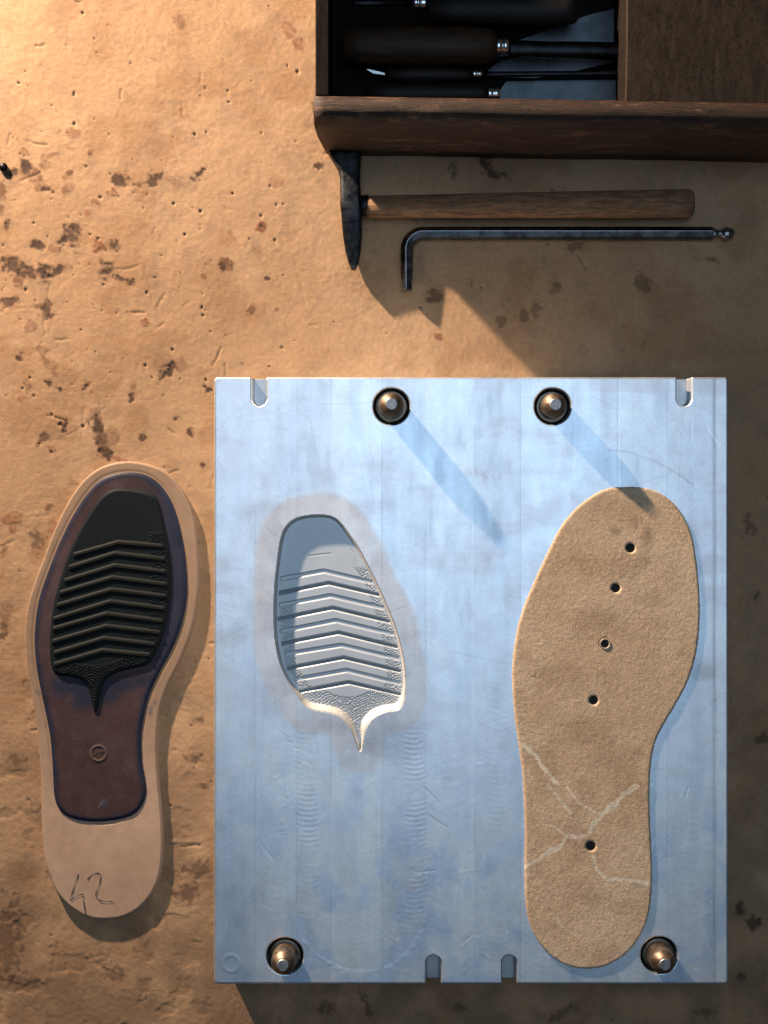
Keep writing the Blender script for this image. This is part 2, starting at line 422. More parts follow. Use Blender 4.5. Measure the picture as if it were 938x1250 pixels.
# deeper U-shaped cutter path under the cavity
U_path = [(372, 900), (376, 1000), (378, 1090), (395, 1150), (437, 1178), (480, 1160), (506, 1110), (508, 1000), (506, 900)]
du = polyline_dist(X, Y, smooth_closed(U_path + U_path[::-1], 5))
chat = np.sin((Y + ((X - 376) / 18) ** 2 * 5 * (X < 440) + ((X - 505) / 18) ** 2 * 5 * (X >= 440)) / 1.0)
mU = sstep(17, 9, du) * sstep(.3, .6, fbm(X, Y, 30, 3, 44)) * sstep(1200, 1050, Y)
rel += chat * mU * .03; tint += chat * mU * .03
dU = sdf(X, Y, smooth_closed([(356, 895), (356, 1000), (358, 1100), (374, 1150), (405, 1175), (437, 1185), (480, 1176), (508, 1145), (521, 1100), (521, 1000), (521, 895), (440, 925)], 5))
rel += -.08 * sstep(-2, 2, dU) * sstep(905, 960, Y)
rim = sstep(7, 0, np.abs(dU + 2)) * sstep(1100, 1160, Y) * sstep(.3, .6, fbm(X, Y, 14, 3, 56)); tint += rim * .12 * (fbm(X, Y, 4, 3, 57) - .5) * 3
rel += rim * (fbm(X, Y, 5, 3, 45) - .5) * .28
rs = random.Random(9)
for k in range(110):                                  # burrs and nicks
    sx = rs.uniform(270, 880); sy = rs.uniform(470, 1195)
    if rs.random() < .5: sx = rs.choice([345, 360, 520, 523, 583, 870, 800]) + rs.gauss(0, 5); sy = rs.uniform(880, 1190)
    an = rs.uniform(0, 3.14); L = rs.choice([4, 7, 12, 26])
    pts = [(sx, sy), (sx + math.cos(an) * L, sy + math.sin(an) * L)]
    i0, i1 = np.searchsorted(xs, [min(p[0] for p in pts) - 4, max(p[0] for p in pts) + 4]); j0, j1 = np.searchsorted(ys, [min(p[1] for p in pts) - 4, max(p[1] for p in pts) + 4])
    sl = (slice(j0, j1), slice(i0, i1))
    if i1 - i0 < 2 or j1 - j0 < 2: continue
    m = sstep(1.8, .2, polyline_dist(X[sl], Y[sl], pts)) * rs.uniform(.3, 1)
    rel[sl] += m * rs.choice([-.09, .06]); tint[sl] += m * rs.choice([-.12, .09])
rot = sstep(3.5, .5, np.abs(np.hypot(X - 282, Y - 1176) - 10)); rel += rot * .12; tint += rot * .04     # turned ring low on the left
for (cx_, cy_, r_, k_) in [(861, 821, 13, -.22), (437, 967, 7, -.1), (584, 528, 9, -.12), (333, 588, 12, -.06), (690, 1030, 10, -.05), (267, 1010, 8, -.12)]:
    tint += k_ * sstep(1.25, .4, np.hypot(X - cx_, Y - cy_) / r_ + (fbm(X, Y, 8, 3, 50) - .5) * .5)
arc_line = polyline_dist(X, Y, [(745, 550), (770, 553), (800, 563), (825, 576), (848, 592)])
tint -= .13 * sstep(1.6, .3, arc_line); rel -= .15 * sstep(1.6, .3, arc_line)
Z = Z + rel * sstep(1, 4, dr) * (Z > T_PLATE - 1)
n1 = fbm(X, Y, 90, 4, 42, sy=260); n2 = fbm(X, Y, 22, 4, 43, sy=150); n3 = fbm(X, Y, 12, 4, 46, sy=40)
base = np.array((0.80, 0.875, 0.96))
C = np.ones(X.shape + (3,)) * base
C = mixc(C, (0.86, 0.93, 1.0), sstep(.4, .75, n1) * .5)
C = mixc(C, (0.52, 0.64, 0.78), sstep(.5, .8, n2) * .25)
C = mixc(C, (0.42, 0.56, 0.72), sstep(.56, .75, n3) * sstep(.45, .65, n1) * .2)
# soot and handling stain round the cavity, pale polished ring
yy = (Y - 720) / 150
out = -dc + (fbm(X, Y, 60, 2, 47) - .5) * 10
halo = sstep(32, 23, out) * (dc < 1)
C = mixc(C, (0.92, 0.83, 0.78), halo * .75 * (1 - .45 * sstep(780, 860, Y)) * (0.55 + .6 * fbm(X, Y, 40, 3, 48)))
ring = sstep(5, 1, np.abs(out - 31)) * sstep(780, 640, Y)
C = mixc(C, (0.9, 0.93, 0.96), ring * .35)
soot = .7 * sstep(50, 10, out) * sstep(.42, .7, fbm(X, Y, 34, 4, 49)) * (dc < 1)
C = mixc(C, (0.42, 0.41, 0.45), soot * .45)
low = sstep(1.2, .2, np.hypot((X - 480) / 62, (Y - 905) / 34) + (fbm(X, Y, 25, 3, 51) - .5)) + .8 * sstep(1.2, .1, np.hypot((X - 400) / 40, (Y - 884) / 18)) + .6 * sstep(1.2, .1, np.hypot((X - 500) / 40, (Y - 1075) / 75)) + .5 * sstep(1.2, .1, np.hypot((X - 420) / 18, (Y - 1060) / 90))
C = mixc(C, (0.42, 0.45, 0.52), np.clip(low, 0, 1) * .5)
# faint brown smears across the face
sm = sstep(.5, .75, fbm(X, Y, 70, 4, 52, sy=22)) * sstep(1000, 700, Y)
C = mixc(C, (0.68, 0.66, 0.70), sm * .5)
pt = sstep(.48, .68, fbm(X, Y, 34, 5, 61)) * sstep(850, 1120, Y)
C = mixc(C, (0.50, 0.68, 0.92), pt * .55)
pt = sstep(.5, .62, fbm(X, Y, 9, 4, 62)) * sstep(.42, .6, fbm(X, Y, 60, 3, 63)) * sstep(800, 950, Y)
C = mixc(C, (0.92, 0.96, 1.0), pt * .22)
C = mixc(C, (0.48, 0.66, 0.90), sstep(320, 262, X + (fbm(X, Y, 50, 3, 64) - .5) * 60) * sstep(880, 1120, Y) * .5)
tint += (vnoise(X, Y, 1.7, 40, 54) - .5) * .03 + (vnoise(X, Y, 7, 200, 55) - .5) * .03
for k in range(260):                                  # hairline scratches
    sx = rs.uniform(265, 885); sy = rs.uniform(465, 1195); an = rs.choice([rs.gauss(1.57, .2), rs.gauss(.6, .3), rs.uniform(0, 3.14)]); L = rs.choice([10, 20, 40, 90])
    pts = [(sx, sy), (sx + math.cos(an) * L / 2, sy + math.sin(an) * L / 2 + rs.gauss(0, 1)), (sx + math.cos(an) * L, sy + math.sin(an) * L)]
    i0, i1 = np.searchsorted(xs, [min(p[0] for p in pts) - 3, max(p[0] for p in pts) + 3]); j0, j1 = np.searchsorted(ys, [min(p[1] for p in pts) - 3, max(p[1] for p in pts) + 3])
    if i1 - i0 < 2 or j1 - j0 < 2: continue
    sl = (slice(j0, j1), slice(i0, i1))
    tint[sl] += sstep(1.1, .1, polyline_dist(X[sl], Y[sl], pts)) * rs.choice([-.12, -.06, .07, .1])
C = C * (1 + tint[..., None])
rgh = .41 + (n3 - .5) * .10 + halo * .08 + (n1 - .5) * .1
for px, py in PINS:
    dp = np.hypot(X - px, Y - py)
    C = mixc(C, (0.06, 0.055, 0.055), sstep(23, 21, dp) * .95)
C = mixc(C, (0.42, 0.42, 0.43), sstep(.2, 1, slot_in) * .8)  # slot floors painted darker to deepen their shade
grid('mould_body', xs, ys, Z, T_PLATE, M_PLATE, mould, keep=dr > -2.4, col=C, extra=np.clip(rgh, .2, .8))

# cavity -------------------------------------------------
def S(lst, ox, oy, k): return [(ox + a / k, oy + b / k) for a, b in lst]
K = 3.571
cav_ch = [[(185,450),(375,415),(590,465)],[(180,512),(397,468),(620,520)],[(180,565),(405,523),(640,578)],[(175,625),(415,577),(665,637)],[(185,680),(427,632),(682,692)],
          [(192,733),(440,685),(698,748)],[(205,780),(452,740),(706,800)],[(215,842),(463,795),(712,854)],[(250,890),(475,850),(712,908)],[(270,942),(485,903),(712,955)]]
cav_ch = [S(c, 290, 580, K) for c in cav_ch]
xs = np.arange(331, 499, .6); ys = np.arange(625, 921, .6)
X, Y = np.meshgrid(xs, ys)
d = sdf(X, Y, CAV)
DEPTH = 7.6
Wd = 2.2 + 6.0 * sstep(835, 868, Y) * sstep(905, 880, Y)
Z = T_PLATE - .25 - DEPTH * sstep(0, 1, np.clip(d / Wd, 0, 1) * .93)
floor = sstep(2.2, 4.5, d)
groove = np.zeros(X.shape); painted_shade = np.zeros(X.shape)
for i, ch in enumerate(cav_ch):
    a, b, c = ch
    yl = np.where(X < b[0], a[1] + (X - a[0]) * (b[1] - a[1]) / (b[0] - a[0]), b[1] + (X - b[0]) * (c[1] - b[1]) / (c[0] - b[0]))
    v = Y - yl - 1.2
    ends = sstep(a[0] - .6, a[0] + .6, X) * sstep(c[0] + .6, c[0] - .6, X)
    if i % 2 == 0:
        g = sstep(-2.8, -2.2, v) * sstep(3.4, 1.6, v) * .8
    else:
        saw = .5 + .5 * np.sin(X * 2 * math.pi / 2.6)
        g = np.clip(1 - np.abs(v - .3 * saw) / (2.7 + .5 * saw), 0, 1) * 2.8
    groove = np.maximum(groove, g * ends)
    if i % 2: painted_shade = np.maximum(painted_shade, sstep(.6, 1.4, g) * ends)
Z -= groove * floor
# pebbled patches
last = cav_ch[-1]
yl = np.where(X < last[1][0], last[0][1] + (X - last[0][0]) * (last[1][1] - last[0][1]) / (last[1][0] - last[0][0]), last[1][1] + (X - last[1][0]) * (last[2][1] - last[1][1]) / (last[2][0] - last[1][0]))
smile = 852 - ((X - 425) / 34) ** 2 * 12
peb = sstep(-1, 1, Y - np.maximum(np.where(np.abs(X - 425) < 34, smile, 0), yl + 5)) * 1.0
xr = np.interp(ys, [690, 704, 720, 740, 770, 800, 830, 845], [428, 440, 448, 455, 464, 470, 473, 466])
xl = np.interp(ys, [740, 780, 815, 840], [351, 354, 358, 376])
side = sstep(0, 2, X - xr[:, None]) * sstep(692, 696, Y) * sstep(852, 848, Y) + sstep(2, 0, X - (xl + 3)[:, None]) * sstep(738, 742, Y) * sstep(852, 848, Y) * (X > (xl - 10)[:, None])
peb = np.clip(peb + side, 0, 1) * (groove < .05)
wa = (fbm(X, Y, 7, 2, 70) - .5) * 9; wb = (fbm(X, Y, 7, 2, 75) - .5) * 9
pn = .5 + .5 * np.sin((X + Y * .3) * 1.25 + wa) * np.sin((Y - X * .2) * 1.6 + wb)
Z -= peb * floor * sstep(.35, .7, pn) * .55
Z += floor * (fbm(X, Y, 30, 3, 71) - .5) * .3
Z -= .25 * sstep(1.0, .2, polyline_dist(X, Y, [(377, 679), (392, 677), (404, 676)])) + .2 * sstep(1, .2, polyline_dist(X, Y, [(428, 671), (438, 680), (447, 687)]))
C = np.ones(X.shape + (3,)) * np.array((0.64, 0.68, 0.72))
C = mixc(C, (0.70, 0.73, 0.76), sstep(.4, .7, fbm(X, Y, 24, 4, 72)) * .6)
C = mixc(C, (0.82, 0.77, 0.70), sstep(Wd + .5, Wd - 2, d) * .8)  # wall bevel painted pale for the light it catches
C = mixc(C, (0.20, 0.27, 0.33), painted_shade * .6)  # shade of the deep toothed grooves put into the colour
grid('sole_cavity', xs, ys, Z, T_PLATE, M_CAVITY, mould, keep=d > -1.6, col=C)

# guide pins ----------------------------------------------
M_PIN = metal('bronzed_steel', (0.17, 0.125, 0.09), (0.30, 0.225, 0.17), (.42, .6), 260)
M_PINDARK = metal('oiled_steel', (0.12, 0.10, 0.08), (0.24, 0.20, 0.16), (.3, .5), 200)
M_PINTIP = metal('bare_steel', (0.26, 0.26, 0.27), (0.40, 0.41, 0.42), (.45, .6), 300)
def lathe(prof, c, seg=40, caps=(False, True)):
    V = []; F = []
    for r, z in prof:
        for k in range(seg):
            a = 2 * math.pi * k / seg
            V.append((c[0] + r * U * math.cos(a), c[1] + r * U * math.sin(a), z * U))
    for i in range(len(prof) - 1):
        for k in range(seg):
            F.append((i * seg + k, i * seg + (k + 1) % seg, (i + 1) * seg + (k + 1) % seg, (i + 1) * seg + k))
    if caps[0]: F.append(tuple(range(seg))[::-1])
    if caps[1]: F.append(tuple((len(prof) - 1) * seg + k for k in range(seg)))
    return V, F
pin_lab = []
src = None
for i, (px, py) in enumerate(PINS):
    c = W(px, py, T_PLATE)
    T = T_PLATE - (6 if i == 1 else 0)
    V, F = lathe([(18.5, T - 29), (18.5, T - 5), (17.6, T - 3.6), (14.4, T - 3.6)], c, caps=(True, False))
    col_ = obj('guide_pin', V, F, M_PINDARK, mould, bevel=.4, smooth=False)
    for p in col_.data.polygons: p.use_smooth = True
    V, F = lathe([(14.4, T - 28), (14.4, T - 1), (14.2, T + 19), (13.8, T + 23), (12.8, T + 25.5), (8.4, T + 31), (7.2, T + 32)], c, caps=(True, True))
    b_ = obj('pin_shank', V, F, M_PIN, col_, smooth=True)
    V, F = lathe([(7.3, T + 30.8), (7.0, T + 33), (6.2, T + 34)], c, caps=(True, True))
    t_ = obj('pin_tip', V, F, M_PINTIP, col_, smooth=False, bevel=.3)

# ================================================================= INSOLE
INS = smooth_closed([(760,595),(779,595),(801.5,600.4),(820.7,613),(835,631),(844.7,653),(849.5,678.7),(852.7,707.5),(854.6,739.5),(853.3,774.7),(848,806.7),(838.3,835.5),(824.5,861),(811,884),(801.5,903),(795.5,928),(793.2,963),(794,1008),(796.4,1059),(795.7,1088),(792,1116.7),(782.3,1142),(766.3,1163),(744,1177.4),(723,1182.5),(699,1180.6),(678.4,1171),(660.8,1153.4),(648,1129.5),(642.5,1100.7),(641.2,1059),(641.6,1008),(639,950),(633.8,909),(629.2,876),(626.6,842),(626.4,810),(630.4,778),(638.4,746),(652.8,710.7),(668.8,675.5),(686.4,642),(705.5,619.6),(727.9,603),(744,596.5)], 3)
TI = 2.2
hI = T_PLATE + TI
xs = np.arange(622, 860, 1.0); ys = np.arange(591, 1187, 1.0)
X, Y = np.meshgrid(xs, ys)
d = sdf(X, Y, INS) + (fbm(X, Y, 3, 2, 81) - .5) * .5
top = (fbm(X, Y, 60, 2, 82) - .5) * .5 + (fbm(X, Y, 3.0, 2, 83) - .5) * .28
HOLES = [(770, 669, 5.6), (752, 718, 5.4), (739, 786, 6.2), (725, 855, 5.4), (721.5, 1033, 5.8)]
Z = hI - (1 - sstep(0, 2.5, d)) * .5 + top
C = np.ones(X.shape + (3,)) * np.array((0.72, 0.525, 0.37))
C = mixc(C, (0.80, 0.62, 0.46), sstep(.4, .7, fbm(X, Y, 60, 4, 84)) * .7)
C = mixc(C, (0.50, 0.35, 0.24), sstep(.5, .75, fbm(X, Y, 34, 4, 85)) * .5)
C = mixc(C, (0.34, 0.23, 0.14), sstep(.50, .62, fbm(X, Y, 3.0, 2, 86)) * .16)
for (sx, sy, rx, ry, k) in [(752, 648, 9, 7, .5), (790, 655, 9, 14, .55), (775, 640, 10, 8, .35), (788, 680, 12, 12, .3), (745, 762, 30, 26, .18), (800, 730, 22, 16, .3), (703, 680, 14, 10, .25), (655, 845, 7, 6, -.3), (800, 760, 20, 10, .2), (820, 700, 14, 30, .15)]:
    m = sstep(1.3, .1, np.hypot((X - sx) / rx, (Y - sy) / ry) + (fbm(X, Y, 9, 3, 87) - .5) * .9)
    C = mixc(C, (0.22, 0.15, 0.09) if k > 0 else (.66, .54, .38), m * abs(k))
kk = 3.1267
chalk = [[(120,90),(165,130),(205,190),(245,235)],[(285,250),(330,310),(400,350),(425,345)],[(225,250),(260,300),(300,350)],[(548,245),(490,295),(430,340),(395,390),(370,430),(330,445),(290,440),(240,490),(190,525),(135,555)],
         [(200,400),(250,408),(285,440)],[(384,515),(400,565),(440,605),(520,608),(608,620)],[(240,745),(270,790),(325,818)],[(425,790),(460,775)]]
cm = np.zeros(X.shape)
wv = (fbm(X, Y, 14, 3, 88) - .5) * 9
for i, c in enumerate(chalk):
    w = [3.8, 1.8, 3, 4.2, 2.6, 3.0, 2.8, 2][i]; s = [.55, .5, .35, .6, .4, .65, .3, .2][i]
    cm = np.maximum(cm, sstep(w, w * .25, polyline_dist(X + wv, Y + wv * .7, S(c, 600, 880, kk))) * s)
cm *= .45 + .75 * sstep(.3, .6, fbm(X, Y, 4, 3, 89))
C = mixc(C, (0.95, 0.88, 0.76), np.clip(cm * 1.35, 0, .8))
for hx, hy, r in HOLES:
    dh = r - np.hypot(X - hx, Y - hy)
    Z = np.where(dh > -.4, np.minimum(Z, hI - (TI + 4.0) * np.clip((dh + .2) / 1.0, 0, 1)), Z)
    Z -= .5 * sstep(-2.5, -.2, dh) * (dh < 0)
star = np.minimum(polyline_dist(X, Y, [(649, 826), (654, 827), (660, 829)]), polyline_dist(X, Y, [(655, 822), (654, 827), (655, 831)]))
Z -= sstep(1.4, .4, star) * .3; C = mixc(C, (.28, .19, .11), sstep(1.6, .4, star) * .05)
C = mixc(C, (0.33, 0.2, 0.12), sstep(1.8, .2, d) * .35)
Z = np.where(d < 0, np.minimum(Z, hI - .5 - (TI + 1.2) * np.clip(-d / 1.0, 0, 1)), Z)
insole = thing('insole', W(740, 890, hI, T_PLATE), 'tan suede insole with five punched holes and chalk lines, lying on the metal mould', 'insole')
grid('suede_sheet', xs, ys, Z, hI, M_SUEDE, insole, keep=d > -2.2, col=C * np.array((1.0, .965, .90)))
M_HOLE = metal('hole_shadow_lining', (0.018, 0.015, 0.013), (0.03, 0.025, 0.02), (.8, .9), metallic=0)  # near-black cups stand in for the shade inside the holes
for hx, hy, r in HOLES:
    c = W(hx, hy, hI)
    V, F = lathe([(r * .995, T_PLATE + .25), (r * .995, hI - 1.6)], c, 28, caps=(True, False))
    obj('punched_hole', V, F, M_HOLE, insole)
c = W(739, 786, hI)
V, F = lathe([(6.6, hI - 1.2), (6.4, hI + .55), (5.6, hI + .9), (4.6, hI + .5), (4.4, hI - 2)], c, 36, caps=(False, False))
M_EYE = metal('pale_ring', (0.38, 0.28, 0.2), (0.6, 0.5, 0.4), (.5, .7), metallic=.2)
obj('eyelet', V, F, M_EYE, insole, smooth=True)

# ================================================================= SOLE ON THE TABLE
OUT = smooth_closed([(151.6,564),(177,566.8),(199,575),(216,590.6),(228.6,611),(237,637),(241,670),(242.6,707),(238.8,746),(231.4,777),(218.8,808),(204,838.4),(194.6,868),(191.4,896),(191,920),(192.7,955),(196.3,993.5),(198,1024),(196.6,1055),(191.4,1078),(181.2,1096),(166,1111),(148,1119.5),(127.5,1122),(107,1119),(87,1107.4),(71.2,1090.8),(59,1065),(53,1032),(51,993.5),(50.8,955),(48,917),(44.3,882),(38.6,846),(33,810),(30.6,777),(32.8,746),(41,715),(53.6,681.6),(67.6,645),(83,614),(101,588),(123.6,571)], 3)
DYE = smooth_closed([(151.6,577.4),(175.4,579.4),(193.6,590.6),(207.6,610),(217.4,636.8),(224.4,670.4),(227.8,706.8),(227,735),(220.2,765.6),(210.4,790.8),(195.5,818.8),(183.5,844),(176.5,868),(172,897),(172.8,929.6),(176.4,950),(178,968),(173.5,983),(162,994.8),(143,1001),(122.4,1003),(99.3,1001.7),(81.4,996),(71.2,985.9),(66.6,970.5),(64.8,942.4),(62,904),(57.5,878),(51,846.8),(45.2,816),(42.4,779.6),(45.2,746),(50.8,720.8),(62,690),(74.6,659),(88.6,631),(106.8,603),(126,584.5)], 3)
RUB = smooth_closed([(146,596.2),(165.6,598),(184,602.5),(192.2,610),(199.2,634),(204.8,662),(209,695.6),(208.2,729),(203.4,757),(196.4,782.4),(189.4,799),(179.6,811.3),(162.8,816),(146,820.2),(132,827),(125,837),(121.4,852.4),(118,868),(116,871),(112.4,860.8),(109,844),(102.6,832.8),(90,827),(71.5,824.4),(63.6,816.5),(60.6,796.4),(61.4,768.4),(64.8,740.4),(73.2,706.8),(85.8,670.4),(101.2,639.6),(118,613),(132,600)], 2.5)
sole = thing('shoe_sole', W(130, 850, 0, 0), 'tan leather shoe sole with black ribbed rubber tread, marked 42 on the heel', 'shoe sole')
HS = 7.0
xs = np.arange(26, 248, 1.0); ys = np.arange(559, 1127, 1.0)
X, Y = np.meshgrid(xs, ys)
d = sdf(X, Y, OUT); dd = sdf(X, Y, DYE)
Z = HS + (fbm(X, Y, 50, 3, 101) - .5) * .8 - (1 - sstep(0, 1.8, d)) * .45
gr = sstep(3.2, 0, np.abs(dd + 1.8)) * sstep(985, 900, Y)
Z -= gr * .4
Z = np.where(d < 0, np.minimum(Z, (HS - .45) * (1 - np.clip(-d / 1.0, 0, 1.2))), Z)
C = np.ones(X.shape + (3,)) * np.array((0.56, 0.375, 0.265))
C = mixc(C, (0.48, 0.31, 0.21), sstep(.4, .7, fbm(X, Y, 44, 4, 102)) * .6)
C = mixc(C, (0.33, 0.215, 0.14), sstep(1010, 800, Y))
C = mixc(C, (0.33, 0.19, 0.10), gr * .45)
C = mixc(C, (0.30, 0.20, 0.14), sstep(2.2, .2, d) * .5)
for (sx, sy, rx, ry, k) in [(184, 866, 4, 7, .7), (190, 858, 3, 5, .6), (46, 845, 4, 4, .6), (56, 885, 2, 5, .5), (60, 1070, 6, 10, .3)]:
    m = sstep(1.3, .5, np.hypot((X - sx) / rx, (Y - sy) / ry) + (fbm(X, Y, 5, 3, 103) - .5) * 1.2)
    C = mixc(C, (0.16, 0.13, 0.13), m * k)
al = polyline_dist(X, Y, [(111, 1004.5), (125, 1006.3), (140, 1004.6), (152, 1000.5)])
Z -= sstep(1.3, .2, al) * .7; C = mixc(C, (.3, .2, .14), sstep(1.2, .2, al) * .6)
grid('leather_base', xs, ys, Z, HS, M_LEATHER, sole, keep=d > -2.2, col=C * .86)
# dyed leather filler
HD = HS + 1.8
xs = np.arange(38, 233, 1.0); ys = np.arange(573, 1008, 1.0)
X, Y = np.meshgrid(xs, ys)
d = sdf(X, Y, DYE)
dc = np.hypot(X - 120.5, Y - 919.5)
ringm = sstep(1.7, .4, np.abs(dc - 9.2))
Z = HD + (fbm(X, Y, 40, 3, 111) - .5) * .7 - (1 - sstep(0, 4, d)) * 1.0
Z += ringm * .7 + sstep(9, 7, dc) * (fbm(X, Y, 4, 2, 112) - .5) * .9
Z = np.where(d < 0, np.minimum(Z, HD - 1.0 - 2.2 * np.clip(-d / 1.2, 0, 1)), Z)
C = np.ones(X.shape + (3,)) * np.array((0.088, 0.047, 0.046))
C = mixc(C, (0.115, 0.072, 0.075), sstep(.4, .7, fbm(X, Y, 30, 4, 113)) * .5)
C = mixc(C, (0.12, 0.075, 0.085), sstep(870, 700, Y) * sstep(120, 70, X + (Y - 700) * -.15) * .7)
NAVY = (0.022, 0.03, 0.062)
nb = (fbm(X, Y, 18, 3, 114) - .5) * 8
C = mixc(C, NAVY, sstep(9, 2, d + nb * .5) * .9)
C = mixc(C, NAVY, sstep(150, 215, X + nb + (Y - 600) * .05) * sstep(850, 800, Y + nb) * .8)
drb = sdf(X, Y, RUB)
C = mixc(C, NAVY, sstep(-34, -14, drb + nb) * sstep(815, 835, Y) * sstep(45, 75, X) * sstep(872, 852, Y + (X - 120) * .18 + nb) * .85)
C = mixc(C, (0.26, 0.18, 0.12), ringm * .5)
C = mixc(C, (0.10, 0.06, 0.05), sstep(9, 7, dc) * .5)
C = mixc(C, (0.08, 0.10, 0.16), sstep(1.2, .3, np.hypot((X - 126) / 6, (Y - 980) / 5)) * .6)
scr = polyline_dist(X, Y, [(120, 986), (124, 980), (128, 976)])
C = mixc(C, (.25, .2, .18), sstep(1.4, .4, scr) * .4)
grid('dyed_filler', xs, ys, Z, HD, M_DYED, sole, keep=d > -2.4, col=C * .68)
# rubber tread
rub_ch = [[(250,452),(445,397),(640,413)],[(230,507),(430,445),(650,470)],[(210,565),(430,498),(652,525)],[(190,618),(420,550),(658,580)],[(178,672),(415,603),(655,632)],
          [(160,732),(410,655),(648,685)],[(160,775),(395,708),(640,740)],[(158,830),(393,762),(628,790)],[(165,880),(385,815),(605,842)],[(165,930),(375,868),(585,888)]]
rub_ch = [S(c, 20, 550, K) for c in rub_ch]
HR = HD + 2.6
xs = np.arange(56, 214, .6); ys = np.arange(592, 875, .6)
X, Y = np.meshgrid(xs, ys)
d = sdf(X, Y, RUB)
Z = HR - (1 - sstep(0, 3.5, d)) * 1.6 + (fbm(X, Y, 60, 2, 121) - .5) * .6
rib = np.zeros(X.shape)
for i, (a, b, c) in enumerate(rub_ch):
    yl = np.where(X < b[0], a[1] + (X - a[0]) * (b[1] - a[1]) / (b[0] - a[0]), b[1] + (X - b[0]) * (c[1] - b[1]) / (c[0] - b[0]))
    v = Y - yl
    ends = sstep(a[0] - 1, a[0] + 1, X) * sstep(c[0] + 1, c[0] - 1, X)
    g = sstep(-2.6, 0, v) * sstep(5.5, 2.4, v) * 1.5
    rib = np.maximum(rib, g * ends)
Z += rib
a, b, c = rub_ch[-1]
yl = np.where(X < b[0], a[1] + (X - a[0]) * (b[1] - a[1]) / (b[0] - a[0]), b[1] + (X - b[0]) * (c[1] - b[1]) / (c[0] - b[0]))
smile = 812 - ((X - 115) / 40) ** 2 * 12
peb = sstep(-1, 1, Y - np.maximum(np.where(np.abs(X - 115) < 40, smile, 0), yl + 5))
xr = np.interp(ys, [655, 700, 760, 800], [182, 184, 182, 174])
peb = np.clip(peb + sstep(0, 2, X - xr[:, None]) * (Y > 650) * .8, 0, 1) * (rib < .05)
wa = (fbm(X, Y, 7, 2, 122) - .5) * 9; wb = (fbm(X, Y, 7, 2, 127) - .5) * 9
pn = .5 + .5 * np.sin((X + Y * .3) * 1.25 + wa) * np.sin((Y - X * .2) * 1.6 + wb)
Z += peb * sstep(2, 5, d) * sstep(.35, .7, pn) * .8
Z = np.where(d < 0, np.minimum(Z, HR - 1.6 - 4 * np.clip(-d / 1.0, 0, 1)), Z)
C = np.ones(X.shape + (3,)) * np.array((0.008, 0.011, 0.013))
C = mixc(C, (0.02, 0.018, 0.014), sstep(.9, 1.6, rib) * .7)
grid('rubber_tread', xs, ys, Z, HR, M_RUBBER, sole, keep=d > -2, col=C)
# pencilled number
M_INK, nt, b = new_mat('pencil'); b.inputs['Base Color'].default_value = (0.045, 0.04, 0.045, 1); b.inputs['Roughness'].default_value = .6
def ribbon(pts, w, h, z):
    """w px wide line following pts at height h"""
    P = []
    n = len(pts)
    for i in range(n - 1):
        p0 = pts[max(i - 1, 0)]; p1 = pts[i]; p2 = pts[i + 1]; p3 = pts[min(i + 2, n - 1)]
        for k in range(6):
            t = k / 6
            P.append(tuple(0.5 * (2 * p1[q] + (-p0[q] + p2[q]) * t + (2 * p0[q] - 5 * p1[q] + 4 * p2[q] - p3[q]) * t * t + (-p0[q] + 3 * p1[q] - 3 * p2[q] + p3[q]) * t ** 3) for q in (0, 1)))
    P.append(tuple(pts[-1]))
    V = []; F = []
    for i, p in enumerate(P):
        a = P[max(i - 1, 0)]; c = P[min(i + 1, len(P) - 1)]
        dx, dy = c[0] - a[0], c[1] - a[1]; L = math.hypot(dx, dy) + 1e-9
        ww = w * (.75 + .35 * math.sin(i * .7)) * (.5 if i in (0, len(P) - 1) else 1) / 2
        nx, ny = -dy / L * ww, dx / L * ww
        V += [W(p[0] + nx, p[1] + ny, h, z), W(p[0] - nx, p[1] - ny, h, z)]
        if i: F.append((2 * i - 2, 2 * i - 1, 2 * i + 1, 2 * i))
    return V, F
k4 = 3.908
strokes = [[(298,885),(285,925),(268,975),(258,1012)], [(258,1012),(285,995),(318,984),(322,1020),(334,1088)], [(340,915),(362,890),(392,882),(404,900),(395,945),(380,985),(392,1008),(425,1018),(462,1017)]]
V = []; F = []
for st in strokes:
    v, f = ribbon(S(st, 20, 840, k4), 1.25, HS, HS + .55)
    F += [tuple(q + len(V) for q in ff) for ff in f]; V += v
obj('handwritten_number', V, F, M_INK, sole)

# ================================================================= TOOL BOX
HB = H_BOX
M_RIM = wood('box_wood', (0.022, 0.011, 0.007), (0.075, 0.036, 0.02), 55, (1, 9, 9), .55, worn=(0.18, 0.10, 0.055), bump=.0005)
M_BOXDARK = wood('box_wood_dark', (0.008, 0.006, 0.005), (0.025, 0.016, 0.012), 55, (9, 1, 9), .8, spec=.08)
M_LID = wood('lid_wood', (0.028, 0.02, 0.014), (0.06, 0.044, 0.031), 45, (6, 1.5, 6), .8, spec=.08, pores=.4)
M_FLOOR = wood('box_floor', (0.006, 0.005, 0.005), (0.016, 0.013, 0.011), 40, (1, 8, 8), .85, spec=.08)
box = thing('tool_box', W(665, 60, HB, 0), 'dark worn wooden tool box with open compartment and flat lid board', 'tool box')
def P3(px, py, hview, z): return W(px, py, hview, z)
